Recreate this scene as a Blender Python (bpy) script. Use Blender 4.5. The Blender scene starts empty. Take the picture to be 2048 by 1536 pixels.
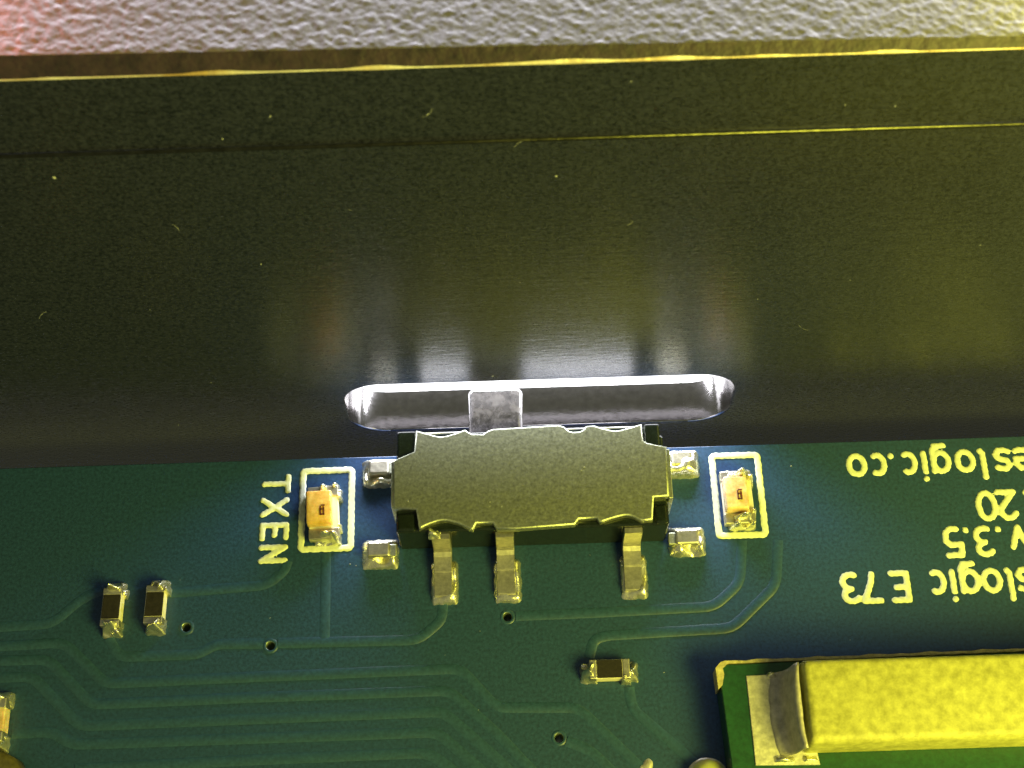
# Macro view into a small black enclosure: circuit board edge, slide switch poking through a slot.
# 1 Blender unit = 1 millimetre.  x to the right, y towards the enclosure wall, z up from the board face.
import bpy, bmesh, math, random
import numpy as np
from mathutils import Vector, Matrix, noise as mnoise

S = bpy.context.scene
COL = S.collection
S.unit_settings.system = 'METRIC'
S.unit_settings.scale_length = 0.001

# ------------------------------------------------------------------ camera
F_PX, PITCH, ROLL = 2900.0, math.radians(65), math.radians(-1.8)
CAM = Vector((0, 0, 33.2))
fw = Vector((0, math.cos(PITCH), -math.sin(PITCH)))
rt = Vector((1, 0, 0)); up = rt.cross(fw)
RX = rt * math.cos(ROLL) + up * math.sin(ROLL)
UY = -rt * math.sin(ROLL) + up * math.cos(ROLL)
cd = bpy.data.cameras.new('camera'); cam = bpy.data.objects.new('camera', cd); COL.objects.link(cam)
cam.matrix_world = Matrix(((RX.x, UY.x, -fw.x, CAM.x), (RX.y, UY.y, -fw.y, CAM.y), (RX.z, UY.z, -fw.z, CAM.z), (0, 0, 0, 1)))
cd.sensor_width = 36; cd.lens = 36 * F_PX / 2048
cd.clip_start = 0.5; cd.clip_end = 2000
cd.dof.use_dof = True; cd.dof.focus_distance = 35.0; cd.dof.aperture_fstop = 0.36
S.camera = cam
S.render.resolution_x, S.render.resolution_y = 1024, 768

# ------------------------------------------------------------------ world, lamps, exposure
w = bpy.data.worlds.new('World'); S.world = w; w.use_nodes = True
bg = w.node_tree.nodes['Background']
bg.inputs[0].default_value = (0.85, 0.87, 0.56, 1); bg.inputs[1].default_value = 0.19
def lamp(name, loc, target, power, color, sx, sy=None):
    l = bpy.data.lights.new(name, 'AREA'); l.energy = power; l.color = color
    l.shape = 'RECTANGLE'; l.size = sx; l.size_y = sy or sx
    o = bpy.data.objects.new(name, l); COL.objects.link(o)
    o.location = loc
    o.rotation_euler = (Vector(target) - Vector(loc)).to_track_quat('-Z', 'Y').to_euler()
    return o
lamp('desk_lamp_yellow', (28, -13, 29), (3, 9, 0), 37000, (1.0, 0.95, 0.11), 24, 18)
lamp('window_light_white', (4, 66, 18), (0.7, 14, 0.5), 560000, (0.93, 0.94, 1.0), 170, 18)
lamp('red_rim_tint_lamp', (-11.2, 17.3, 16.4), (-8.6, 15.9, 14), 560, (1.0, 0.20, 0.12), 1.2)  # added unseen lamp, tints the left end of the rim red
lamp('yellow_rim_tint_lamp', (11.2, 17.2, 16.4), (8.6, 15.8, 14), 420, (1.0, 0.92, 0.04), 1.2)  # added unseen lamp, gives the rim's right end a yellow tint
S.view_settings.view_transform = 'Standard'; S.view_settings.look = 'None'
S.view_settings.exposure = 0; S.view_settings.gamma = 1; S.view_settings.use_curve_mapping = False

# survey helper: photograph measurement -> millimetre position on a level plane
def P(px, py, z=0.0):
    d = fw * F_PX + RX * (px - 1024) - UY * (py - 768)
    t = (z - CAM.z) / d.z
    v = CAM + d * t
    return Vector((v.x, v.y, z))

# ------------------------------------------------------------------ materials
def mat(name, base, rough=0.5, metal=0.0, var=0.0, vscale=10, col2=None, bump=0.0, bscale=14, bdist=0.02,
        stretch=(1, 1, 1), coat=0, ior=1.5, trans=0, sss=0, detail=4, rvar=0.0, spec=0.5):
    m = bpy.data.materials.new(name); m.use_nodes = True
    nt = m.node_tree; N = nt.nodes; L = nt.links
    b = N['Principled BSDF']
    b.inputs['Base Color'].default_value = (*base, 1)
    b.inputs['Roughness'].default_value = rough; b.inputs['Metallic'].default_value = metal
    b.inputs['IOR'].default_value = ior; b.inputs['Coat Weight'].default_value = coat
    b.inputs['Specular IOR Level'].default_value = spec
    b.inputs['Coat Roughness'].default_value = 0.12
    b.inputs['Transmission Weight'].default_value = trans
    if sss:
        b.inputs['Subsurface Weight'].default_value = sss; b.inputs['Subsurface Scale'].default_value = 0.15
    geo = N.new('ShaderNodeNewGeometry')
    mp = N.new('ShaderNodeMapping'); mp.inputs['Scale'].default_value = stretch
    L.new(geo.outputs['Position'], mp.inputs['Vector'])
    if var:
        n1 = N.new('ShaderNodeTexNoise'); n1.inputs['Scale'].default_value = vscale
        n1.inputs['Detail'].default_value = detail; n1.inputs['Roughness'].default_value = 0.65
        L.new(geo.outputs['Position'], n1.inputs['Vector'])
        r = N.new('ShaderNodeValToRGB')
        r.color_ramp.elements[0].position = 0.32; r.color_ramp.elements[1].position = 0.70
        lo = [c * (1 - var) for c in base]
        hi = col2 if col2 else [min(1, c * (1 + var)) for c in base]
        r.color_ramp.elements[0].color = (*lo, 1); r.color_ramp.elements[1].color = (*hi, 1)
        L.new(n1.outputs[0], r.inputs[0]); L.new(r.outputs[0], b.inputs['Base Color'])
    if rvar:
        n3 = N.new('ShaderNodeTexNoise'); n3.inputs['Scale'].default_value = vscale * 0.6
        L.new(mp.outputs[0], n3.inputs['Vector'])
        mr = N.new('ShaderNodeMapRange'); mr.inputs[3].default_value = max(0.02, rough - rvar); mr.inputs[4].default_value = rough + rvar
        L.new(n3.outputs[0], mr.inputs[0]); L.new(mr.outputs[0], b.inputs['Roughness'])
    if bump:
        n2 = N.new('ShaderNodeTexNoise'); n2.inputs['Scale'].default_value = bscale
        n2.inputs['Detail'].default_value = 3
        L.new(mp.outputs[0], n2.inputs['Vector'])
        bp = N.new('ShaderNodeBump'); bp.inputs['Strength'].default_value = bump; bp.inputs['Distance'].default_value = bdist
        L.new(n2.outputs[0], bp.inputs['Height']); L.new(bp.outputs[0], b.inputs['Normal'])
    return m

M = {}
M['mask'] = mat('solder_mask', (0.016, 0.052, 0.140), 0.42, var=0.34, vscale=13, bump=0.35, bscale=13, bdist=0.012)
M['trace'] = mat('solder_mask_over_copper', (0.022, 0.066, 0.155), 0.40, var=0.25, vscale=11, bump=0.3, bscale=13, bdist=0.01)
M['silk'] = mat('silkscreen_ink', (0.70, 0.74, 0.58), 0.65, var=0.12, vscale=9, bump=0.3, bscale=12, bdist=0.02)
M['solder'] = mat('solder', (0.88, 0.85, 0.70), 0.28, 0.9, var=0.15, vscale=6, bump=0.5, bscale=7, bdist=0.05, rvar=0.1)
M['tin'] = mat('tinned_lead', (0.66, 0.63, 0.52), 0.42, 1.0, var=0.2, vscale=8, bump=0.25, bscale=9, bdist=0.02)
M['shell'] = mat('switch_shell_steel', (0.50, 0.53, 0.43), 0.46, 1.0, var=0.28, vscale=14, bump=0.28, bscale=16, bdist=0.012, rvar=0.08)
M['black'] = mat('black_plastic', (0.010, 0.015, 0.0135), 0.14, var=0.3, vscale=6, bump=0.12, bscale=9, bdist=0.02)
M['knob'] = mat('grey_knob_plastic', (0.06, 0.056, 0.06), 0.16, var=0.75, vscale=4, bump=0.22, bscale=5, bdist=0.04, ior=2.0, coat=1.0)
M['wall'] = mat('black_anodised_aluminium', (0.0195, 0.0215, 0.0400), 0.27, var=0.70, vscale=13, bump=0.42, bscale=2.3, bdist=0.02,
                stretch=(1, 1, 5), ior=1.45, spec=0.5, rvar=0.05)
M['raw'] = mat('cut_aluminium', (0.30, 0.288, 0.288), 0.17, 1.0, var=0.16, vscale=5, bump=0.25, bscale=7, bdist=0.02)
M['chamfer'] = mat('worn_chamfer', (0.020, 0.012, 0.030), 0.5, 0.0, var=0.45, vscale=3.5, col2=(0.046, 0.026, 0.045), bump=0.5, bscale=6, bdist=0.04)
M['edge'] = mat('bare_edge_glints', (0.75, 0.50, 0.24), 0.45, 0.4, var=0.25, vscale=0.7, col2=(1.0, 0.98, 1.0), bump=0.5, bscale=4, bdist=0.05)  # bare metal edge with orange and white glints painted into its colour
M['rim'] = mat('textured_grey_paint', (0.120, 0.112, 0.140), 0.55, var=0.22, vscale=9, bump=0.25, bscale=14, bdist=0.02)
M['frontplate'] = mat('bright_tinned_plate', (0.96, 0.94, 0.93), 0.5, 0.0, var=0.15, vscale=5, bump=0.3, bscale=6, bdist=0.03)
M['ledge'] = mat('worn_ledge', (0.075, 0.075, 0.045), 0.30, 1.0, var=0.4, vscale=4, bump=0.3, bscale=6, bdist=0.03)
M['white'] = mat('white_table', (0.8, 0.8, 0.8), 0.6, var=0.05, vscale=0.3)
M['res_top'] = mat('resistor_coating', (0.022, 0.019, 0.014), 0.40, var=0.3, vscale=9, bump=0.3, bscale=10, bdist=0.02)
M['ceramic'] = mat('alumina', (0.72, 0.68, 0.55), 0.5, var=0.12, vscale=8, bump=0.2, bscale=8, bdist=0.02)
M['amber'] = mat('amber_resin', (0.85, 0.46, 0.08), 0.22, var=0.35, vscale=3.0, col2=(0.95, 0.68, 0.26), coat=0.5, sss=0.4, bump=0.4, bscale=4, bdist=0.05)
M['cream'] = mat('clear_cream_resin', (0.80, 0.50, 0.22), 0.18, var=0.3, vscale=3.5, col2=(0.92, 0.74, 0.46), coat=0.6, sss=0.4, bump=0.5, bscale=4, bdist=0.05)
M['die'] = mat('led_die', (0.12, 0.035, 0.012), 0.4)
M['dgreen'] = mat('green_daughter_mask', (0.010, 0.062, 0.030), 0.38, var=0.25, vscale=9, bump=0.25, bscale=11, bdist=0.015)
M['fibre'] = mat('fibreglass_edge', (0.46, 0.40, 0.22), 0.7, var=0.3, vscale=8, bump=0.6, bscale=8, bdist=0.05)
M['yellow'] = mat('yellow_moulded_epoxy', (0.55, 0.53, 0.12), 0.55, var=0.40, vscale=5.0, col2=(0.62, 0.60, 0.16), bump=0.35, bscale=6, bdist=0.03, detail=6)
M['endmetal'] = mat('dull_end_cap', (0.50, 0.47, 0.44), 0.55, 0.5, var=0.25, vscale=5, bump=0.4, bscale=7, bdist=0.03)
M['padtin'] = mat('tinned_pad', (0.66, 0.63, 0.54), 0.5, 0.5, var=0.3, vscale=4.5, bump=0.5, bscale=7, bdist=0.03)
M['dust'] = mat('dust', (0.34, 0.35, 0.42), 0.9)
M['wax'] = mat('yellow_green_bead', (0.60, 0.60, 0.20), 0.40, var=0.15, vscale=3, sss=0.2, bump=0.2, bscale=6, bdist=0.03)
M['brown'] = mat('brown_connector_plastic', (0.10, 0.085, 0.035), 0.5, var=0.35, vscale=5, bump=0.5, bscale=6, bdist=0.04)
M['barrel'] = mat('via_barrel', (0.30, 0.36, 0.30), 0.35, 0.8)

# ------------------------------------------------------------------ builders
def link(name, me, m, parent=None, smooth=False):
    o = bpy.data.objects.new(name, me); COL.objects.link(o)
    if m is not None:
        me.materials.clear(); me.materials.append(m)
    if smooth:
        for p in me.polygons: p.use_smooth = True
    if parent is not None: o.parent = parent
    return o
def from_bm(name, bm, m, parent=None, smooth=False):
    me = bpy.data.meshes.new(name); bm.normal_update(); bm.to_mesh(me); bm.free()
    return link(name, me, m, parent, smooth)
def pyd(name, v, f, m, parent=None, smooth=False):
    me = bpy.data.meshes.new(name); me.from_pydata([tuple(a) for a in v], [], f); me.update()
    return link(name, me, m, parent, smooth)
def thing(name, label, cat, loc=(0, 0, 0), rz=0, group=None):
    o = bpy.data.objects.new(name, None); o.empty_display_size = 0.3; COL.objects.link(o)
    o.location = loc; o.rotation_euler = (0, 0, rz)
    o['label'] = label; o['category'] = cat
    if group: o['group'] = group
    return o
def box_bm(x0, x1, y0, y1, z0, z1, bev=0.0, seg=2):
    bm = bmesh.new()
    bmesh.ops.create_cube(bm, size=1)
    for v in bm.verts:
        v.co = Vector((x0 + (v.co.x + .5) * (x1 - x0), y0 + (v.co.y + .5) * (y1 - y0), z0 + (v.co.z + .5) * (z1 - z0)))
    if bev:
        bmesh.ops.bevel(bm, geom=bm.edges[:], offset=bev, segments=seg, affect='EDGES', profile=0.5)
    return bm
def box(name, b, m, parent, bev=0.02, seg=2):
    return from_bm(name, box_bm(*b, bev, seg), m, parent)
def prism_bm(pts, z0, z1, bev=0.0, seg=2):
    bm = bmesh.new()
    vs = [bm.verts.new((p[0], p[1], z1)) for p in pts]
    f = bm.faces.new(vs)
    if f.normal.z < 0: bmesh.ops.reverse_faces(bm, faces=[f])
    bm.normal_update()
    if f.normal.z < 0: f.normal_flip()
    ret = bmesh.ops.extrude_face_region(bm, geom=[f])
    nv = [e for e in ret['geom'] if isinstance(e, bmesh.types.BMVert)]
    for v in vs: pass
    for v in nv: v.co.z = z0
    bmesh.ops.recalc_face_normals(bm, faces=bm.faces[:])
    if bev:
        te = [e for e in bm.edges if all(abs(v.co.z - z1) < 1e-6 for v in e.verts)]
        bmesh.ops.bevel(bm, geom=te, offset=bev, segments=seg, affect='EDGES', profile=0.5)
    return bm
def smooth_line(pts, n=6):
    """Catmull-Rom through the points"""
    out = []
    p = [Vector((a[0], a[1])) for a in pts]; p = [p[0] * 2 - p[1]] + p + [p[-1] * 2 - p[-2]]
    for i in range(1, len(p) - 2):
        for k in range(n):
            t = k / n
            out.append(0.5 * ((2 * p[i]) + (-p[i-1] + p[i+1]) * t + (2*p[i-1] - 5*p[i] + 4*p[i+1] - p[i+2]) * t*t + (-p[i-1] + 3*p[i] - 3*p[i+1] + p[i+2]) * t**3))
    out.append(p[-2])
    return out
def fbm(x, y, seed, sc):
    return mnoise.noise(Vector((x * sc + seed * 7.31, y * sc - seed * 3.77, seed * 1.93)))
def mound_bm(w_, d_, h, seed=0, n=26, p=3.0, lump=0.25, lsc=4.0, tilt=(0, 0), z0=0.0):
    """lumpy solder dome over a rounded rectangular pad"""
    bm = bmesh.new(); g = []
    for j in range(n + 1):
        row = []
        for i in range(n + 1):
            u = -1 + 2 * i / n; v = -1 + 2 * j / n
            # rounded pad outline
            r = (abs(u) ** 9 + abs(v) ** 9) ** (1 / 9)
            m_ = max(abs(u), abs(v))
            k = m_ / r if r > 1e-6 else 1
            x, y = u * k * w_ / 2, v * k * d_ / 2
            e = max(0.0, 1 - m_ ** p)
            z = h * e ** 0.75 * (1 + tilt[0] * u + tilt[1] * v) * (1 + lump * 1.6 * fbm(x, y, seed, lsc))
            jit = 0.035 * (1 if m_ > 0.99 else 0)
            row.append(bm.verts.new((x + jit * fbm(x, y, seed + 3, 9), y + jit * fbm(x, y, seed + 5, 9), z0 + (z if m_ < 0.99 else 0.0))))
        g.append(row)
    for j in range(n):
        for i in range(n):
            bm.faces.new((g[j][i], g[j][i+1], g[j+1][i+1], g[j+1][i]))
    return bm
def mound(name, x, y, w_, d_, h, m, parent, seed=0, **k):
    bm = mound_bm(w_, d_, h, seed, **k)
    bmesh.ops.translate(bm, vec=(x, y, 0), verts=bm.verts)
    return from_bm(name, bm, m, parent, True)
def ribbon(name, pts, width, h, m, parent, rc=0.25):
    """raised flat track with sloped shoulders and softened corners"""
    p = [Vector((a[0], a[1])) for a in pts]
    q = [p[0]]
    for i in range(1, len(p) - 1):
        a, b, c = p[i-1], p[i], p[i+1]
        r = min(rc, (a-b).length * .45, (c-b).length * .45)
        s, e = b + (a-b).normalized() * r, b + (c-b).normalized() * r
        for k in range(5):
            t = k / 4; q.append(s * (1-t)**2 + b * 2*t*(1-t) + e * t*t)
    q.append(p[-1])
    V, Fc = [], []
    for i, a in enumerate(q):
        t = (q[min(i+1, len(q)-1)] - q[max(i-1, 0)]).normalized()
        nrm = Vector((-t.y, t.x))
        for off, z in ((-.5 * width - .03, 0.001), (-.5 * width + .01, h), (.5 * width - .01, h), (.5 * width + .03, 0.001)):
            V.append((a.x + nrm.x * off, a.y + nrm.y * off, z))
    for i in range(len(q) - 1):
        for k in range(3):
            Fc.append((i*4+k, (i+1)*4+k, (i+1)*4+k+1, i*4+k+1)[::-1])
    return pyd(name, V, Fc, m, parent, True)
def ink(name, strokes, width, m, parent, z0=0.0, h=0.022, res=0.024, wob=0.006, seed=1):
    """printed ink: union of round-ended strokes meshed as one raised film.  strokes: list of polylines (world xy)"""
    segs = []
    for s in strokes:
        if len(s) == 1: segs.append((s[0], s[0]))
        for a, b in zip(s[:-1], s[1:]): segs.append((a, b))
    A = np.array([s[0] for s in segs], float); B = np.array([s[1] for s in segs], float)
    lo = np.minimum(A, B).min(0) - width; hi = np.maximum(A, B).max(0) + width
    nx, ny = [int(math.ceil((hi[k] - lo[k]) / res)) + 1 for k in (0, 1)]
    X, Y = np.meshgrid(lo[0] + res * np.arange(nx), lo[1] + res * np.arange(ny))
    def sdf(X, Y):
        d = np.full(X.shape, 1e9)
        for a, b in zip(A, B):
            ab = b - a; L2 = max((ab ** 2).sum(), 1e-12)
            t = np.clip(((X - a[0]) * ab[0] + (Y - a[1]) * ab[1]) / L2, 0, 1)
            d = np.minimum(d, np.hypot(X - a[0] - t * ab[0], Y - a[1] - t * ab[1]))
        wv = wob * (np.sin(X * 23 + seed) * np.sin(Y * 19 + 2 * seed) + 0.7 * np.sin(X * 47 + Y * 39 + seed))
        return d - width / 2 + wv
    D = sdf(X, Y)
    keep = np.minimum(np.minimum(D[:-1, :-1], D[1:, :-1]), np.minimum(D[:-1, 1:], D[1:, 1:])) < 0
    # pull outside corners onto the contour
    eps = 1e-3
    for _ in range(2):
        gx = (sdf(X + eps, Y) - sdf(X - eps, Y)) / (2 * eps); gy = (sdf(X, Y + eps) - sdf(X, Y - eps)) / (2 * eps)
        g2 = np.maximum(gx ** 2 + gy ** 2, 0.25)
        out = D > 0
        mv = np.where(out, D, 0) / g2
        mv = np.clip(mv, 0, res * 1.2)
        X = X - mv * gx; Y = Y - mv * gy
        D = np.where(out, np.maximum(sdf(X, Y), 1e-6), D)
    Zh = z0 + 0.002 + h * np.clip(-D / 0.035, 0, 1) ** 0.6
    idx = -np.ones(X.shape, int); V = []; Fc = []
    def vi(j, i):
        if idx[j, i] < 0:
            idx[j, i] = len(V); V.append((X[j, i], Y[j, i], Zh[j, i]))
        return int(idx[j, i])
    for j, i in zip(*np.nonzero(keep)):
        Fc.append((vi(j, i), vi(j, i+1), vi(j+1, i+1), vi(j+1, i)))
    return pyd(name, V, Fc, m, parent, True)
def curve_mesh(loops, depth, bevel, res=2):
    """plate with holes: 2D curve filled and extruded (local xy plane, z = thickness), bevelled edges"""
    cu = bpy.data.curves.new('plate', 'CURVE'); cu.dimensions = '2D'; cu.fill_mode = 'BOTH'
    for lp in loops:
        s = cu.splines.new('POLY'); s.points.add(len(lp) - 1); s.use_cyclic_u = True
        for q, a in zip(s.points, lp): q.co = (a[0], a[1], 0, 1)
    cu.extrude = depth / 2 - bevel; cu.bevel_depth = bevel; cu.bevel_resolution = res; cu.offset = -bevel
    o = bpy.data.objects.new('plate', cu); COL.objects.link(o)
    dg = bpy.context.evaluated_depsgraph_get(); dg.update()
    me = bpy.data.meshes.new_from_object(o.evaluated_get(dg))
    bpy.data.objects.remove(o); bpy.data.curves.remove(cu)
    return me

# ================================================================== SETTING
YE = 13.62          # board edge
YW = 14.63          # inner face of the wall
TH = 1.13           # wall thickness

# table outside the enclosure
bm = box_bm(-160, 160, 15.2, 220, -9.0, -8.0, 0)
t = from_bm('table_top', bm, M['white']); t['kind'] = 'structure'

# ---- enclosure wall
wall = thing('enclosure_wall', 'black enclosure wall with rounded switch slot behind the circuit board', 'enclosure wall', (0.66, YW, -3.5))
def to_wall(me):
    for v in me.vertices:
        x, y, z = v.co
        v.co = (x - 0.66, TH / 2 - z, y + 3.5)     # local z -> -y
SX, SZ, HW, HR = 0.66, 0.62, 4.74, 1.37
slot = []
CR = 0.95            # corner radius of the slot
for cx, cz, a0 in ((-(HW - CR), HR - CR, 90), (-(HW - CR), -(HR - CR), 180), (HW - CR, -(HR - CR), 270), (HW - CR, HR - CR, 0)):
    for k in range(13):
        a = math.radians(a0 + 90 * k / 12)
        slot.append((SX + cx + CR * math.cos(a), SZ + cz + CR * math.sin(a)))
ZL = 11.92           # ledge height
outer = [(-24, -3.5), (24, -3.5), (24, ZL), (-24, ZL)]
me = curve_mesh([outer, slot], TH, 0.05)
to_wall(me)
panel = link('panel', me, None, wall)
me.materials.append(M['wall']); me.materials.append(M['raw']); me.materials.append(M['ledge'])
for p in me.polygons:
    c = p.center; x, z = c.x + 0.66 - SX, c.z - 3.5 - SZ
    dx = max(abs(x) - (HW - CR), 0); dz = max(abs(z) - (HR - CR), 0)
    if math.hypot(dx, dz) - CR < 0.015 and abs(x) < HW + .02 and abs(z) < HR + .02 and abs(p.normal.y) < 0.75: p.material_index = 1
for p in me.polygons:
    if p.center.z - 3.5 > ZL - 0.06 and p.center.y < 0.3 and p.normal.z > 0.15: p.material_index = 2
# upper band, set back a little so the ledge catches light
STEP = 0.085
ZT = 13.97
box('upper_band', (-24.66, 23.34, STEP, TH - 0.002, ZL + 3.5 - 0.04, ZT + 3.5), M['wall'], wall, 0.0)
# chamfer, bare edge and textured rim: cross-section swept along x
def sweep(name, prof, m, smooth=False, xs=None):
    xs = xs or [-24.66 + 48 * k / 240 for k in range(241)]
    V, Fc = [], []
    n = len(prof(0.0))
    for x in xs:
        for (y, z) in prof(x + 0.66): V.append((x, y, z + 3.5))
    for i in range(len(xs) - 1):
        for k in range(n - 1):
            Fc.append((i*n+k, (i+1)*n+k, (i+1)*n+k+1, i*n+k+1)[::-1])
    return pyd(name, V, Fc, m, wall, smooth)
def chw(x): return 0.21 - 0.0085 * max(-12, min(12, x))       # the chamfer narrows to the right
def wear(x, s=0.0): return max(0.0, mnoise.noise(Vector((x * 0.75 + s, 2.7, 0.3)))) * 0.11 + 0.016 + 0.02 * mnoise.noise(Vector((x * 5, 9.1, 0)))
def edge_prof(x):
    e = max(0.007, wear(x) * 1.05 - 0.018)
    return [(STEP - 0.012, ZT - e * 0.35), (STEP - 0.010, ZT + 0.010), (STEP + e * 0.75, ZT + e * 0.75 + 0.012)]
def ch_prof(x):
    c = chw(x)
    return [(STEP + 0.004, ZT + 0.004), (STEP + c * 0.5, ZT + c * 0.52), (STEP + c, ZT + c)]
sweep('bare_edge_glints', edge_prof, M['edge'], True)
sweep('chamfer', ch_prof, M['chamfer'], True)
# textured rim as a real hammered relief
nx, ny = 1000, 90
V, Fc = [], []
X0, X1, W_ = -11.5, 12.0, 3.0
LX0, LX1 = -24.0, 24.0
for j in range(ny + 1):
    for i in range(nx + 1):
        x = X0 + (X1 - X0) * i / nx
        c = chw(x); v = j / ny
        y = STEP + c + W_ * v ** 1.15
        f = min(1.0, v / 0.02)
        rx, ry = x * 6.4 + y * 2.0, y * 8.6
        z = 0.060 * mnoise.noise(Vector((rx, ry, 0.5))) + 0.045 * mnoise.noise(Vector((rx * 2.1, ry * 2.0, 4.5))) + 0.02 * mnoise.noise(Vector((rx * 4.3, ry * 4.1, 8.5)))
        V.append((x - 0.66, y, 3.5 + ZT + c + 0.006 * (1 - (1 - f) ** 2) + z * (0.25 + 0.75 * f) * 0.19))
for j in range(ny):
    for i in range(nx):
        a = j * (nx + 1) + i
        Fc.append((a, a + 1, a + nx + 2, a + nx + 1))
rim = pyd('rim', V, Fc, M['rim'], wall, True)
# lip body under the rim so that it is solid
bmx = bmesh.new()
pr = [(TH, ZT - 1.2), (TH + 0.6, ZT - 0.6), (STEP + 0.21 + W_, ZT - 0.6), (STEP + 0.21 + W_, ZT + 0.05), (STEP + 0.35, ZT + 0.02), (STEP + 0.05, ZT - 0.02), (STEP + 0.05, ZT - 1.2)]
va = [bmx.verts.new((LX0 - 0.66, a, b + 3.5)) for a, b in pr]; vb = [bmx.verts.new((LX1 - 0.66, a, b + 3.5)) for a, b in pr]
for k in range(len(pr)):
    bmx.faces.new((va[k], va[(k+1) % len(pr)], vb[(k+1) % len(pr)], vb[k]))
bmx.faces.new(va[::-1]); bmx.faces.new(vb)
bmesh.ops.recalc_face_normals(bmx, faces=bmx.faces[:])
from_bm('lip', bmx, M['rim'], wall)

# dust on the wall
def specks(name, pts, parent, org, axis, seed):
    rnd = random.Random(seed); bm = bmesh.new()
    for (q, r) in pts:
        m_ = Matrix.Translation(Vector(q) - Vector(org)) @ Matrix.Rotation(rnd.random() * 3, 4, axis)
        s = Matrix.Diagonal((r * rnd.uniform(.7, 1.7), r * rnd.uniform(.6, 1.0), r * rnd.uniform(.5, 1.0), 1))
        bmesh.ops.create_icosphere(bm, subdivisions=1, radius=1, matrix=m_ @ s)
    o = from_bm(name, bm, M['dust'], parent); o['kind'] = 'stuff'
    return o
def on_wall(px, py):
    d = fw * F_PX + RX * (px - 1024) - UY * (py - 768)
    t_ = (YW - CAM.y) / d.y
    return CAM + d * t_
wpts = [((108, 355), .035), ((1112, 352), .035), ((522, 528), .022), ((1040, 565), .014), ((1515, 598), .016), ((422, 765), .018), ((357, 850), .02),
        ((540, 233), .02), ((445, 278), .016), ((855, 228), .025), ((1262, 163), .02), ((1690, 210), .016), ((1790, 212), .018), ((1960, 490), .014),
        ((985, 752), .022), ((300, 620), .012), ((1700, 560), .012), ((700, 420), .012), ((1330, 700), .014), ((760, 520), .010)]
for cx, cy, rad, a0, a1 in ((840, 215, 24, 10, 80), (1050, 300, 22, 200, 250), (330, 470, 30, 300, 340), (1620, 640, 26, 100, 150), (1240, 430, 30, 30, 60), (100, 640, 22, 190, 250)):
    for k in range(14):
        a = math.radians(a0 + (a1 - a0) * k / 13); wpts.append(((cx + rad * math.cos(a), cy + rad * math.sin(a) * 0.8), .0075))
specks('dust_specks', [(on_wall(*a), r) for a, r in wpts], wall, (0.66, YW, -3.5), 'Y', 3)

# ================================================================== CIRCUIT BOARD
board = thing('circuit_board', 'dark teal circuit board with pale printed lettering and faint tracks', 'circuit board', (0, 9, -1.6))
def toboard(o):
    o.location = (0, -9, 1.6); return o
vias = [P(373, 1255), P(541, 1292), P(1015, 1234), P(1118, 1476)]
VR = 0.105
holes = [[(v.x + VR * math.cos(2*math.pi*k/20), v.y - 9 + VR * math.sin(2*math.pi*k/20)) for k in range(20)] for v in vias]
me = curve_mesh([[(-22, -9), (22, -9), (22, YE - 9), (-22, YE - 9)]] + holes, 1.6, 0.02, 1)
for v in me.vertices: v.co.z += 0.8
link('laminate', me, M['mask'], board)
for v in vias:
    bm = bmesh.new(); n = 20
    prof = [(VR + 0.075, 1.601), (VR + 0.05, 1.618), (VR + 0.004, 1.618), (VR - 0.006, 1.57), (VR - 0.006, 0.2)]
    rings = [[bm.verts.new((v.x + r * math.cos(2*math.pi*k/n), v.y - 9 + r * math.sin(2*math.pi*k/n), z)) for k in range(n)] for r, z in prof]
    for a, b in zip(rings[:-1], rings[1:]):
        for k in range(n): bm.faces.new((a[k], a[(k+1) % n], b[(k+1) % n], b[k]))
    o = from_bm('via', bm, M['trace'], board, True)
    o.data.materials.append(M['barrel'])
    for p in o.data.polygons:
        if p.index >= 2 * n: p.material_index = 1
tracks = [
    [(-30, 1256), (105, 1247), (162, 1198), (204, 1180)],
    [(338, 1186), (535, 1170), (570, 1140), (575, 1122)],
    [(652, 1106), (649, 1283)],
    [(217, 1276), (238, 1314), (398, 1308), (432, 1288), (527, 1287)],
    [(556, 1286), (649, 1284), (836, 1280), (884, 1240), (886, 1204)],
    [(-30, 1294), (128, 1285), (210, 1367), (500, 1354), (921, 1337), (992, 1415), (1156, 1415), (1275, 1530), (1330, 1580)],
    [(-30, 1322), (97, 1319), (182, 1409), (500, 1395), (898, 1381), (1000, 1473), (1090, 1570)],
    [(-30, 1356), (65, 1353), (159, 1452), (500, 1438), (886, 1423), (1000, 1523), (1050, 1575)],
    [(24, 1467), (105, 1463), (142, 1489), (500, 1477), (874, 1464), (957, 1536), (1010, 1585)],
    [(150, 1538), (500, 1520), (857, 1505), (904, 1540), (950, 1580)],
    [(1031, 1232), (1200, 1225), (1428, 1213), (1480, 1165), (1484, 1080)],
    [(1178, 1316), (1188, 1278), (1215, 1271), (1465, 1256), (1552, 1170), (1556, 1080)],
    [(1258, 1374), (1264, 1418), (1366, 1505), (1440, 1575)],
    [(1133, 1482), (1180, 1500), (1262, 1580)],
]
for k, tr in enumerate(tracks):
    toboard(ribbon('trace', [P(*q) for q in tr], 0.185, 0.015 + 0.0010 * (k % 7), M['trace'], board))

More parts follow.
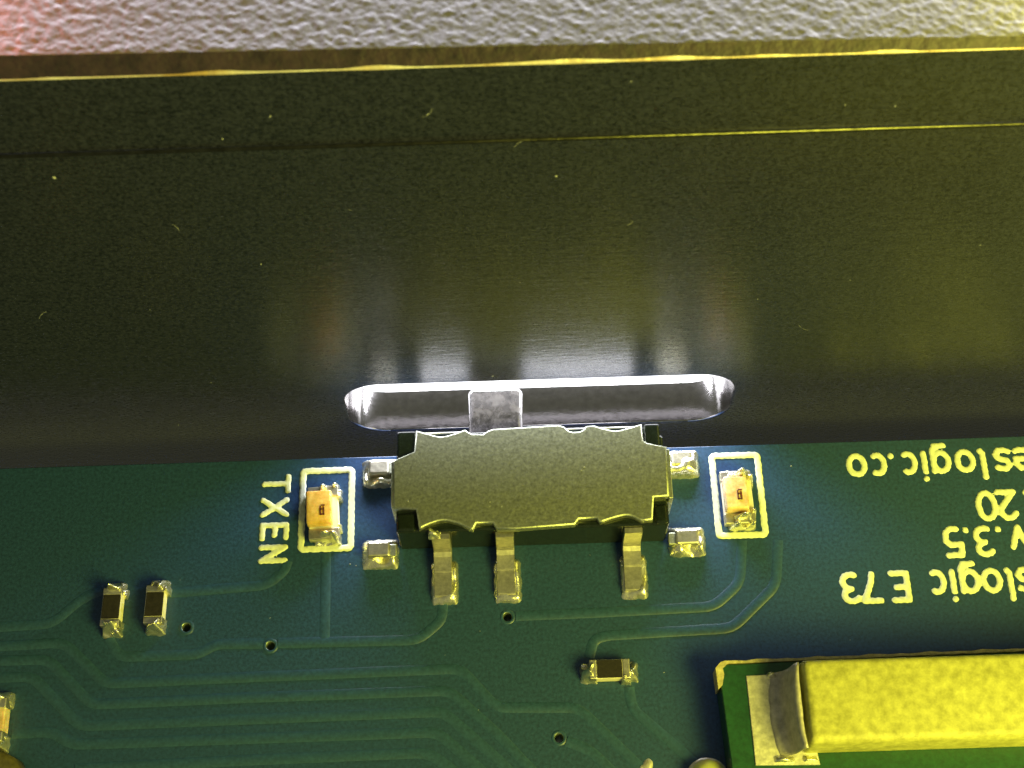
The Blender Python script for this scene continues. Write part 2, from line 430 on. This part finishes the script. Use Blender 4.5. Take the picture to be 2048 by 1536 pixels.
# printed lettering: single-stroke glyphs, units of cap height
def arc(cx, cy, rx, ry, a0, a1, n=10):
    return [(cx + rx * math.cos(math.radians(a0 + (a1 - a0) * k / n)), cy + ry * math.sin(math.radians(a0 + (a1 - a0) * k / n))) for k in range(n + 1)]
XH = 0.74
G = {
 'o': [arc(0, XH/2, .29, XH/2, 0, 360, 20)],
 'c': [arc(0.05, XH/2, .25, XH/2, 62, 298, 14)],
 's': [[(.22, XH-.06), (.08, XH), (-.1, XH), (-.23, XH-.13), (-.17, XH*.58), (.15, XH*.44), (.24, .17), (.12, .0), (-.1, 0), (-.24, .06)]],
 'e': [[(-.28, XH*.5), (.28, XH*.5), (.26, XH*.78), (.12, XH), (-.1, XH), (-.26, XH*.78), (-.28, XH*.3), (-.14, .02), (.1, 0), (.24, .06)]],
 'l': [[(-.02, 1.05), (-.02, .1), (.06, 0)]],
 'i': [[(0, XH), (0, 0)], [(0, 1.02)]],
 'g': [arc(0, XH/2, .28, XH/2, 0, 360, 18), [(.28, XH), (.28, -.1), (.18, -.28), (-.16, -.28)]],
 '.': [[(0, 0.05), (0, 0.07)]],
 '0': [arc(0, .5, .30, .5, 0, 360, 22)],
 '2': [[(-.28, .84), (-.12, 1.0), (.12, 1.0), (.27, .84), (.24, .62), (-.28, 0), (.30, 0)]],
 '3': [arc(-.02, .77, .27, .23, 150, -90, 9) + arc(-.02, .27, .29, .27, 90, -120, 9)],
 '5': [[(.26, 1), (-.22, 1), (-.26, .58), (.1, .62), (.28, .46), (.28, .16), (.12, 0), (-.13, 0)]],
 '7': [[(-.30, 1), (.30, 1), (.0, .35), (-.06, 0)]],
 'E': [[(.26, 1), (-.26, 1), (-.26, 0), (.28, 0)], [(-.26, .52), (.14, .52)]],
 'v': [[(-.26, XH), (0, 0), (.26, XH)]],
 'T': [[(-.30, 1), (.30, 1)], [(0, 1), (0, 0)]],
 'X': [[(-.30, 1), (.30, 0)], [(.30, 1), (-.30, 0)]],
 'N': [[(-.27, 0), (-.27, 1), (.27, 0), (.27, 1)]],
}
CAP = 0.655
def upside(glyphs, seed, wd=0.148):
    """lettering rotated half a turn; glyphs: (char, photo x, photo y of the baseline)"""
    st = []
    for ch, px, py in glyphs:
        b = P(px, py)
        for s in G[ch]: st.append([(b.x - gx * CAP, b.y - 0.065 - gy * CAP) for gx, gy in s])
    return toboard(ink('printed_lettering', st, wd, M['silk'], board, seed=seed))
def row(chars, x0, y0, x1, y1, xs):
    return [(c, x, y0 + (y1 - y0) * (x - x0) / (x1 - x0)) for c, x in zip(chars, xs)]
upside(row('oc.cigolse', 1709, 907, 2039, 894, [1710, 1754, 1780, 1815, 1845, 1878, 1926, 1961, 2000, 2041]), 1)
upside(row('02.', 1968, 981, 2048, 977, [1968, 2009, 2049]), 2)
upside(row('5.3.v', 1900, 1053, 2043, 1049, [1903, 1929, 1963, 1994, 2033]), 3)
upside(row('37E', 1690, 1144, 2050, 1134, [1697, 1738, 1796]), 4)
upside(row('cigols', 1690, 1144, 2050, 1134, [1872, 1902, 1936, 1979, 2015, 2046]), 8)
# TXEN: quarter turn, reading towards the camera
st = []
for ch, px, py in (('T', 582, 967), ('X', 579, 1014), ('E', 578, 1062), ('N', 576, 1107)):
    b = P(px, py)
    for s in G[ch]: st.append([(b.x - 0.07 - 0.575 + gy * 0.575, b.y - gx * 0.62) for gx, gy in s])
toboard(ink('printed_lettering', st, 0.14, M['silk'], board, seed=5))
def rrect(x0, x1, y0, y1, r):
    pts = []
    for cx, cy, a in ((x1-r, y1-r, 0), (x0+r, y1-r, 90), (x0+r, y0+r, 180), (x1-r, y0+r, 270)):
        pts += arc(cx, cy, r, r, a, a + 90, 5)
    return pts + [pts[0]]
toboard(ink('printed_outline', [rrect(-5.20, -4.00, 11.27, 13.29, 0.07)], 0.16, M['silk'], board, seed=6))
toboard(ink('printed_outline', [rrect(4.86, 5.98, 11.28, 13.35, 0.07)], 0.16, M['silk'], board, seed=7))
bpts = [((540, 1236), .012), ((400, 1300), .008), ((277, 1412), .012), ((1328, 1345), .015), ((960, 1262), .012), ((250, 1440), .01), ((1582, 932), .02),
        ((957, 1420), .012), ((840, 1460), .010), ((700, 1128), .02), ((712, 1131), .012), ((360, 1160), .008), ((1700, 1280), .010), ((1180, 1110), .01), ((890, 1310), .008)]
specks('dust_specks', [(P(*a), r) for a, r in bpts], board, (0, 9, -1.6), 'Z', 8)

# ================================================================== SLIDE SWITCH
SXC, SYC = 0.37, 12.4
sw = thing('slide_switch', 'small steel-topped slide switch at board edge with grey knob in wall slot', 'switch', (SXC, SYC, 0))
def L(px, py, z): v = P(px, py, z); return (v.x - SXC, v.y - SYC)
ZS = 1.42
far = smooth_line([L(x, y, ZS) for x, y in ((832, 860), (855, 866), (880, 872), (906, 867), (930, 858))], 4)
far += [Vector(L(x, y, ZS)) for x, y in ((938, 864), (945, 867), (966, 867), (976, 860), (986, 857), (1117, 849), (1128, 852), (1138, 861), (1146, 863), (1160, 862), (1167, 858), (1172, 851), (1188, 850))]
far += smooth_line([L(x, y, ZS) for x, y in ((1192, 851), (1212, 857), (1232, 860), (1256, 855), (1283, 847))], 4)
right = [L(x, y, ZS) for x, y in ((1287, 880), (1295, 885), (1334, 893), (1338, 992), (1308, 994), (1306, 1039))]
near = smooth_line([L(x, y, ZS) for x, y in ((1284, 1042), (1256, 1031), (1228, 1036), (1200, 1045))], 4)
near += [Vector(L(x, y, ZS)) for x, y in ((1194, 1036), (1158, 1038), (1150, 1049), (1034, 1058), (994, 1058), (986, 1046), (953, 1046), (946, 1059))]
near += smooth_line([L(x, y, ZS) for x, y in ((940, 1058), (916, 1047), (888, 1041), (862, 1047), (838, 1058))], 4)
left = [L(x, y, ZS) for x, y in ((832, 1019),)[:0] + ((832, 1019), (787, 1017), (785, 922), (800, 914), (828, 902))]
outl = [(p[0], p[1]) for p in far] + right + [(p[0], p[1]) for p in near] + left
cl = []
for p in outl:
    if not cl or math.hypot(p[0]-cl[-1][0], p[1]-cl[-1][1]) > 0.055: cl.append(p)
def rolled_plate(pts, z0, z1, r):
    """plate whose upper edge rolls over with radius r"""
    n = len(pts); V2 = [Vector(p) for p in pts]
    area = sum(V2[i].x * V2[(i+1) % n].y - V2[(i+1) % n].x * V2[i].y for i in range(n))
    if area < 0: V2 = V2[::-1]
    nr = []
    for i in range(n):
        a, b, c = V2[i-1], V2[i], V2[(i+1) % n]
        n1 = Vector(((b-a).y, -(b-a).x)).normalized(); n2 = Vector(((c-b).y, -(c-b).x)).normalized()
        m_ = (n1 + n2); m_ = m_.normalized() if m_.length > 1e-6 else n1
        nr.append(m_ / max(0.6, m_.dot(n1)))
    bm = bmesh.new(); rings = []
    lev = [(z0, 0.0)] + [(z1 - r + r * math.sin(a), r - r * math.cos(a)) for a in [math.pi / 2 * k / 5 for k in range(6)]]
    for z, ins in lev: rings.append([bm.verts.new((p.x - q.x * ins, p.y - q.y * ins, z)) for p, q in zip(V2, nr)])
    for a, b in zip(rings[:-1], rings[1:]):
        for k in range(n):
            f = bm.faces.new((a[k], a[(k+1) % n], b[(k+1) % n], b[k])); f.smooth = True
    bm.faces.new(rings[-1]); bm.faces.new(rings[0][::-1])
    return bm
from_bm('shell', rolled_plate(cl, ZS - 0.19, ZS, 0.05), M['shell'], sw)
# folded end walls of the shell
box('shell_side', (-3.28, -3.18, -0.62, 0.52, 0.18, ZS - 0.05), M['shell'], sw, 0.02)
box('shell_side', (3.20, 3.31, -0.62, 0.62, 0.18, ZS - 0.05), M['shell'], sw, 0.02)
# plastic base with clipped corners and rounded top edge
by0, by1 = -1.22, 1.26
bo = [(-3.17, by0 + .05), (-3.12, by0), (3.14, by0), (3.19, by0 + .05), (3.19, by1 - .28), (2.98, by1 - 0.02), (2.6, by1), (-2.6, by1), (-2.9, by1 - 0.02), (-3.17, by1 - .38)]
from_bm('base', prism_bm(bo, 0.06, 1.24, 0.05, 3), M['black'], sw)
# corner posts of the base that show in the shell's corner cut-outs
for x0, x1, y0, y1, zt in ((-3.15, -2.70, 0.62, 1.30, 1.34), (2.74, 3.12, 0.70, 1.30, 1.34), (-3.14, -2.72, -1.20, -0.76, 1.30), (2.86, 3.16, -1.20, -0.74, 1.30)):
    box('corner_post', (x0, x1, y0, y1, 1.0, zt), M['black'], sw, 0.06, 3)
# steel wall facing the slot, under the shell edge
for x0, x1 in ((-2.6, -1.47), (-0.08, 2.62)):
    box('front_plate', (x0, x1, 1.261, 1.30, 0.15, 1.22), M['frontplate'], sw, 0.012)
# knob
kb = box_bm(-1.45, -0.13, 1.2, 2.56, 0.22, 0.98, 0.15, 5)
for v in kb.verts:
    v.co += Vector((0.02 * fbm(v.co.x, v.co.y, 2, 3), 0.02 * fbm(v.co.y, v.co.z, 5, 3), 0.015 * fbm(v.co.x, v.co.y, 7, 3)))
from_bm('knob', kb, M['knob'], sw, True)
# terminals: each one bent strip, with its solder
def terminal(x):
    bm = bmesh.new(); hw = 0.215; th = 0.13; yb = by0 - 0.01
    prof_top = [(yb, 1.12), (yb - th, 1.12), (yb - th - .01, 0.42), (yb - th - .05, 0.31), (yb - th - .16, 0.27), (yb - .62, 0.25), (yb - .66, 0.20), (yb - 1.20, 0.19), (yb - 1.22, 0.17), (yb - 1.22, 0.04), (yb, 0.04)]
    a = [bm.verts.new((x - hw, y, z)) for y, z in prof_top]; b = [bm.verts.new((x + hw, y, z)) for y, z in prof_top]
    n = len(a)
    for k in range(n): bm.faces.new((a[k], b[k], b[(k+1) % n], a[(k+1) % n]))
    bm.faces.new(a[::-1]); bm.faces.new(b)
    bmesh.ops.recalc_face_normals(bm, faces=bm.faces[:])
    bmesh.ops.bevel(bm, geom=[e for e in bm.edges if len({v.co.x > x for v in e.verts}) == 1], offset=0.015, segments=1, affect='EDGES')
    return from_bm('terminal', bm, M['tin'], sw)
for k, x in enumerate((-1.775 - SXC, -0.285 - SXC, 2.72 - SXC)):
    t_ = terminal(x)
    mound('solder_joint', x + 0.035, by0 - 0.86, 0.64, 1.08, 0.13, M['solder'], t_, seed=11 + k, n=20, p=7, lump=0.5, lsc=3.2, tilt=(0.25, -0.15))
# mounting tabs
for k, (px, py, fz) in enumerate(((757, 935, 0), (757, 1100, 1), (1362, 917, 0), (1374, 1075, 1))):
    x, y = L(px, py, 0.3)
    sgn = -1 if x < 0 else 1
    if fz: tb = box('mounting_tab', (x - .27, x + .27, y - .17, y + .20, 0.05, 0.34), M['tin'], sw, 0.045)
    else: tb = box('mounting_tab', (x - .25, x + .27, y - .19, y + .20, 0.05, 0.34), M['tin'], sw, 0.06)
    box('strap', (min(x, sgn * 3.24) , max(x, sgn * 3.24), y - .15, y + .15, 0.14, 0.27), M['shell'], tb, 0.02)
    mound('solder_joint', x + 0.02, y - 0.05 + 0.03 * fz, 0.88, 0.74, 0.23, M['solder'], tb, seed=21 + k, n=26, p=4, lump=0.8, lsc=3.0, tilt=(0.1, -0.2))
# loose solder splash on the near edge
mound('solder_splash', -1.98 - SXC + 0.06, by0 - 0.02, 0.30, 0.26, 0.2, M['solder'], sw, seed=33, n=10, p=2.4, lump=1.2, lsc=5, z0=1.14)
swp = [((1162, 940), .022), ((1168, 934), .02), ((1258, 935), .018), ((1045, 970), .018), ((1018, 925), .014), ((816, 1002), .02), ((980, 1012), .014), ((1215, 928), .012), ((980, 1004), .016), ((905, 990), .012), ((1003, 1013), .02), ((1100, 900), .01)]
specks('dust_specks', [(P(a[0], a[1], ZS), r) for a, r in swp], sw, (SXC, SYC, 0), 'Z', 9)

# ================================================================== LEDS
def led(label, x, y, rz, resin, seed, lens):
    t = thing('indicator_led', label, 'led', (x, y, 0), rz, 'chip leds in printed boxes')
    box('substrate', (-.36, .36, -.64, .64, 0.05, 0.26), M['ceramic'], t, 0.015)
    ln = from_bm('lens', None, resin, t) if False else None
    bm = box_bm(lens[0], lens[1], lens[2], lens[3], 0.262, 0.56, 0.05, 3)
    for v in bm.verts:
        f_ = (v.co.z - 0.262) / 0.3
        v.co.y *= 1 - 0.06 * f_; v.co.x *= 1 - 0.05 * f_
        v.co += 0.02 * Vector((fbm(v.co.x, v.co.y, seed, 4), fbm(v.co.y, v.co.x, seed + 1, 4), fbm(v.co.x, v.co.y, seed + 2, 4)))
    ln = from_bm('lens', bm, resin, t, True)
    db = bmesh.new()
    for b in ((-.05, .05, -.17, -.14), (-.05, -.02, -.17, .06), (.03, .06, -.17, .03), (-.05, .04, -.04, -.01), (-.02, .07, .06, .09)):
        v0 = len(db.verts)
        bb = bmesh.ops.create_cube(db, size=1)['verts']
        for v in bb: v.co = Vector(((b[0]+b[1])/2 + v.co.x * (b[1]-b[0]), (b[2]+b[3])/2 + v.co.y * (b[3]-b[2]), 0.565 + v.co.z * 0.03))
    from_bm('die', db, M['die'], ln)
    for s in (-1, 1):
        tm = box('terminal', (-.37, .37, s * .54 - .13, s * .54 + .13, 0.04, 0.285), M['tin'], t, 0.02)
        mound('solder_joint', 0.06, s * 0.60, 0.66, 0.36, 0.36, M['solder'], tm, seed=seed + 4 + s, n=26, p=2.6, lump=1.1, lsc=4.0, tilt=(0.25, -0.1 * s))
    mound('solder_joint', 0.34, 0.46, 0.22, 0.34, 0.30, M['solder'], t, seed=seed + 9, n=10, p=2.4, lump=0.8, lsc=5)
    mound('solder_joint', 0.34, -0.38, 0.18, 0.22, 0.26, M['solder'], t, seed=seed + 10, n=10, p=2.4, lump=0.8, lsc=5)
    return t
led('amber chip led in printed box beside the letters TXEN', -4.64, 12.10, math.radians(3), M['amber'], 41, (-.40, .24, -.36, .50))
led('cream chip led in printed box to the right of the slide switch', 5.36, 12.16, math.radians(1), M['cream'], 61, (-.36, .22, -.40, .46))

# ================================================================== RESISTORS (0402)
def resistor(label, x, y, rz, seed, body='res_top'):
    t = thing('chip_resistor', label, 'resistor', (x, y, 0), rz, 'small chip resistors on the board')
    box('body', (-.25, .25, -.50, .50, 0.03, 0.335), M['ceramic'], t, 0.012)
    box('coating', (-.235, .235, -.32, .32, 0.336, 0.362), M[body], t, 0.01, 1)
    for s in (-1, 1):
        tm = box('terminal', (-.257, .257, min(s * .33, s * .515), max(s * .33, s * .515), 0.02, 0.352), M['tin'], t, 0.025)
        mound('solder_joint', 0.02, s * 0.53, 0.54, 0.42, 0.34, M['solder'], tm, seed=seed + s, n=26, p=2.6, lump=0.9, lsc=4.5, tilt=(0.12, -0.28 * s))
    mound('solder_joint', 0.27, 0.42, 0.16, 0.26, 0.30, M['solder'], t, seed=seed + 7, n=26, p=2.4, lump=0.8, lsc=5)
    t.scale = (0.88, 0.90, 0.95)
    return t
resistor('left one of two upright black chip resistors, lower left of the letters TXEN', -9.555, 9.90, math.radians(-1), 71)
resistor('right one of two upright black chip resistors, next to a tiny hole', -8.545, 9.93, math.radians(-1), 81)
resistor('black chip resistor lying crosswise below the slide switch', 2.03, 8.06, math.radians(-90), 91)

# component cut by the left edge of the view
cc = thing('chip_capacitor', 'tan chip capacitor cut off by the left edge of the view', 'capacitor', (-11.98, 7.33, 0))
box('body', (-.25, .25, -.48, .48, 0.03, 0.40), M['cream'], cc, 0.03)
for s in (-1, 1):
    tm = box('terminal', (-.26, .26, min(s * .26, s * .5), max(s * .26, s * .5), 0.02, 0.42), M['tin'], cc, 0.03)
    mound('solder_joint', 0.03, s * 0.5, 0.56, 0.40, 0.40, M['solder'], tm, seed=100 + s, n=26, p=2.6, lump=0.9, lsc=4.5, tilt=(0.2, -0.3 * s))

# ================================================================== DAUGHTER BOARD + YELLOW BLOCK
ZD = 0.85
db_ = thing('daughter_board', 'small bright green board under the yellow block with tan worn corner', 'circuit board', (9.0, 6.0, 0))
def D(px, py, z): v = P(px, py, z); return (v.x - 9.0, v.y - 6.0)
o1 = [D(1437, 1330, ZD), (D(1437, 1330, ZD)[0] - 0.0, -2.6), (5, -2.6), (5, D(1590, 1320, ZD)[1]), ]
o1 = [(-4.55, 1.86), (-4.47, 1.95), (5.0, 2.06), (5.0, -2.6), (-4.36, -2.6)]
from_bm('laminate', prism_bm(o1, 0.05, ZD, 0.02, 1), M['dgreen'], db_)
# exposed fibre along the far edge and on the knocked corner
rag = [(-4.60, 1.40), (-4.62, 1.88), (-4.50, 2.00)]
n = 40
for k in range(n + 1): rag.append((-4.4 + 9.3 * k / n, 2.03 + 0.10 * k / n + 0.012 * math.sin(k * 2.3) + 0.01 * math.sin(k * 5.1)))
back = []
for k in range(n, -1, -1): back.append((-4.34 + 9.24 * k / n, 1.965 + 0.10 * k / n + 0.010 * math.sin(k * 3.1)))
rag += back + [(-4.46, 1.86), (-4.44, 1.72), (-4.50, 1.48)]
from_bm('fibre_edge', prism_bm(rag, 0.30, ZD + 0.015, 0.0), M['fibre'], db_)
pad = [D(1492, 1352, ZD), D(1600, 1346, ZD), D(1640, 1530, ZD), D(1511, 1531, ZD)]
from_bm('solder_pad', prism_bm(pad, ZD + 0.002, ZD + 0.03, 0.01, 1), M['padtin'], db_)

yb_ = thing('yellow_block_component', 'large yellow moulded block component with dull metal end on green board', 'capacitor', (9.0, 6.0, ZD))
def K(px, py, z): v = P(px, py, z); return Vector((v.x - 9.0, v.y - 6.0, z - ZD))
# moulded body: tapered box, rounded top edges
ZTOP = 1.95
bm = bmesh.new()
x0, x1, y0, y1 = -2.90, 5.0, -0.10, 1.78
ringz = [(0.03, 0.02), (0.50, 0.0), (0.93, 0.03), (1.02, 0.055), (1.07, 0.10), (1.10, 0.18)]
rings = []
for z, ins in ringz:
    pts = []
    for (cx, cy, sx_, sy_) in ((x1, y1, 1, 1), (x0, y1, -1, 1), (x0, y0, -1, -1), (x1, y0, 1, -1)):
        r = 0.10
        base_a = {(1, 1): 0, (-1, 1): 90, (-1, -1): 180, (1, -1): 270}[(sx_, sy_)]
        for a, b in arc(cx - sx_ * (r + ins), cy - sy_ * (r + ins), r, r, base_a, base_a + 90, 4): pts.append((a, b, z))
    rings.append([bm.verts.new(p) for p in pts])
for a, b in zip(rings[:-1], rings[1:]):
    n_ = len(a)
    for k in range(n_): bm.faces.new((a[k], a[(k+1) % n_], b[(k+1) % n_], b[k]))
bm.faces.new(rings[-1])
bmesh.ops.recalc_face_normals(bm, faces=bm.faces[:])
from_bm('moulded_body', bm, M['yellow'], yb_, True)
# metal end: concave fillet rising from the pad to the end face
bm = bmesh.new(); rows = []
ny = 18
prof = [(-3.42, 0.035), (-3.34, 0.05), (-3.24, 0.09), (-3.16, 0.18), (-3.09, 0.34), (-3.05, 0.56), (-3.02, 0.80), (-2.985, 0.93), (-2.93, 0.96)]
for j in range(ny + 1):
    v = j / ny; yy = -0.14 + v * 1.86
    bow = 0.09 * (1 - (2 * v - 1) ** 2)
    rows.append([bm.verts.new((x - bow * (1 if i < 8 else .4) + 0.025 * fbm(x, yy, 3, 3), yy, z + 0.02 * fbm(x, yy, 6, 3))) for i, (x, z) in enumerate(prof)])
for j in range(ny):
    for i in range(len(prof) - 1): bm.faces.new((rows[j][i], rows[j][i+1], rows[j+1][i+1], rows[j+1][i]))
bmesh.ops.recalc_face_normals(bm, faces=bm.faces[:])
eo = from_bm('end_cap', bm, M['endmetal'], yb_, True)
sm = eo.modifiers.new('thick', 'SOLIDIFY'); sm.thickness = 0.03; sm.offset = -1
mound('solder_joint', -3.30, -0.20, 0.5, 0.16, 0.10, M['solder'], eo, seed=120, n=10, p=2.6, lump=0.8)
mound('solder_joint', -2.72, -0.20, 0.34, 0.14, 0.14, M['solder'], eo, seed=121, n=10, p=2.6, lump=0.8)
mound('solder_joint', -3.40, 1.66, 0.20, 0.14, 0.14, M['solder'], eo, seed=122, n=10, p=2.6, lump=0.8)

# ================================================================== SMALL THINGS CUT BY THE LOWER EDGE
v = P(1414, 1540)
bd = thing('round_pin_head', 'yellow-green round pin head at the bottom edge beside the green board', 'pin', (v.x, v.y - 0.22, 0))
bm = bmesh.new(); rings = []
prof = [(0.40, 0.0), (0.43, 0.12), (0.42, 0.25), (0.36, 0.38), (0.25, 0.47), (0.12, 0.515)]
for r, z in prof: rings.append([bm.verts.new((r * math.cos(2*math.pi*k/28), r * math.sin(2*math.pi*k/28), z)) for k in range(28)])
for a, b in zip(rings[:-1], rings[1:]):
    for k in range(28): bm.faces.new((a[k], a[(k+1) % 28], b[(k+1) % 28], b[k]))
bm.faces.new(rings[-1]); bmesh.ops.recalc_face_normals(bm, faces=bm.faces[:])
from_bm('dome', bm, M['wax'], bd, True)
bm = bmesh.new(); rings = []
for rr, z in ((0.50, 0.002), (0.49, 0.03), (0.42, 0.04), (0.38, 0.04)): rings.append([bm.verts.new((rr * math.cos(2*math.pi*k/28), rr * math.sin(2*math.pi*k/28), z)) for k in range(28)])
for a, b in zip(rings[:-1], rings[1:]):
    for k in range(28): bm.faces.new((a[k], a[(k+1) % 28], b[(k+1) % 28], b[k]))
from_bm('collar', bm, M['padtin'], bd, True)

v = P(1284, 1545)
tp = thing('tinned_test_pad', 'slanted oval tinned pad at the bottom edge left of the pin head', 'pad', (v.x, v.y - 0.12, 0), math.radians(-28))
bm = mound_bm(0.36, 0.92, 0.07, 140, 16, 4, 0.5, 4.0)
for vv in bm.verts:
    r = math.hypot(vv.co.x / .18, vv.co.y / .46); m_ = max(abs(vv.co.x) / .18, abs(vv.co.y) / .46)
    if r > 1e-6: k = m_ / r; vv.co.x *= k; vv.co.y *= k
from_bm('pad', bm, M['padtin'], tp, True)

bc = thing('brown_connector', 'dark brown connector corner in the bottom left of the view', 'connector', (-11.62, 6.12, 0))
from_bm('housing', prism_bm([(-1.2, -1.0), (0.62, -1.0), (0.56, -0.1), (0.30, 0.30), (-0.1, 0.52), (-1.2, 0.62)], 0.05, 0.7, 0.16, 4), M['brown'], bc, True)
box('latch', (-1.0, -0.10, -0.6, 0.05, 0.701, 0.80), M['brown'], bc, 0.03)
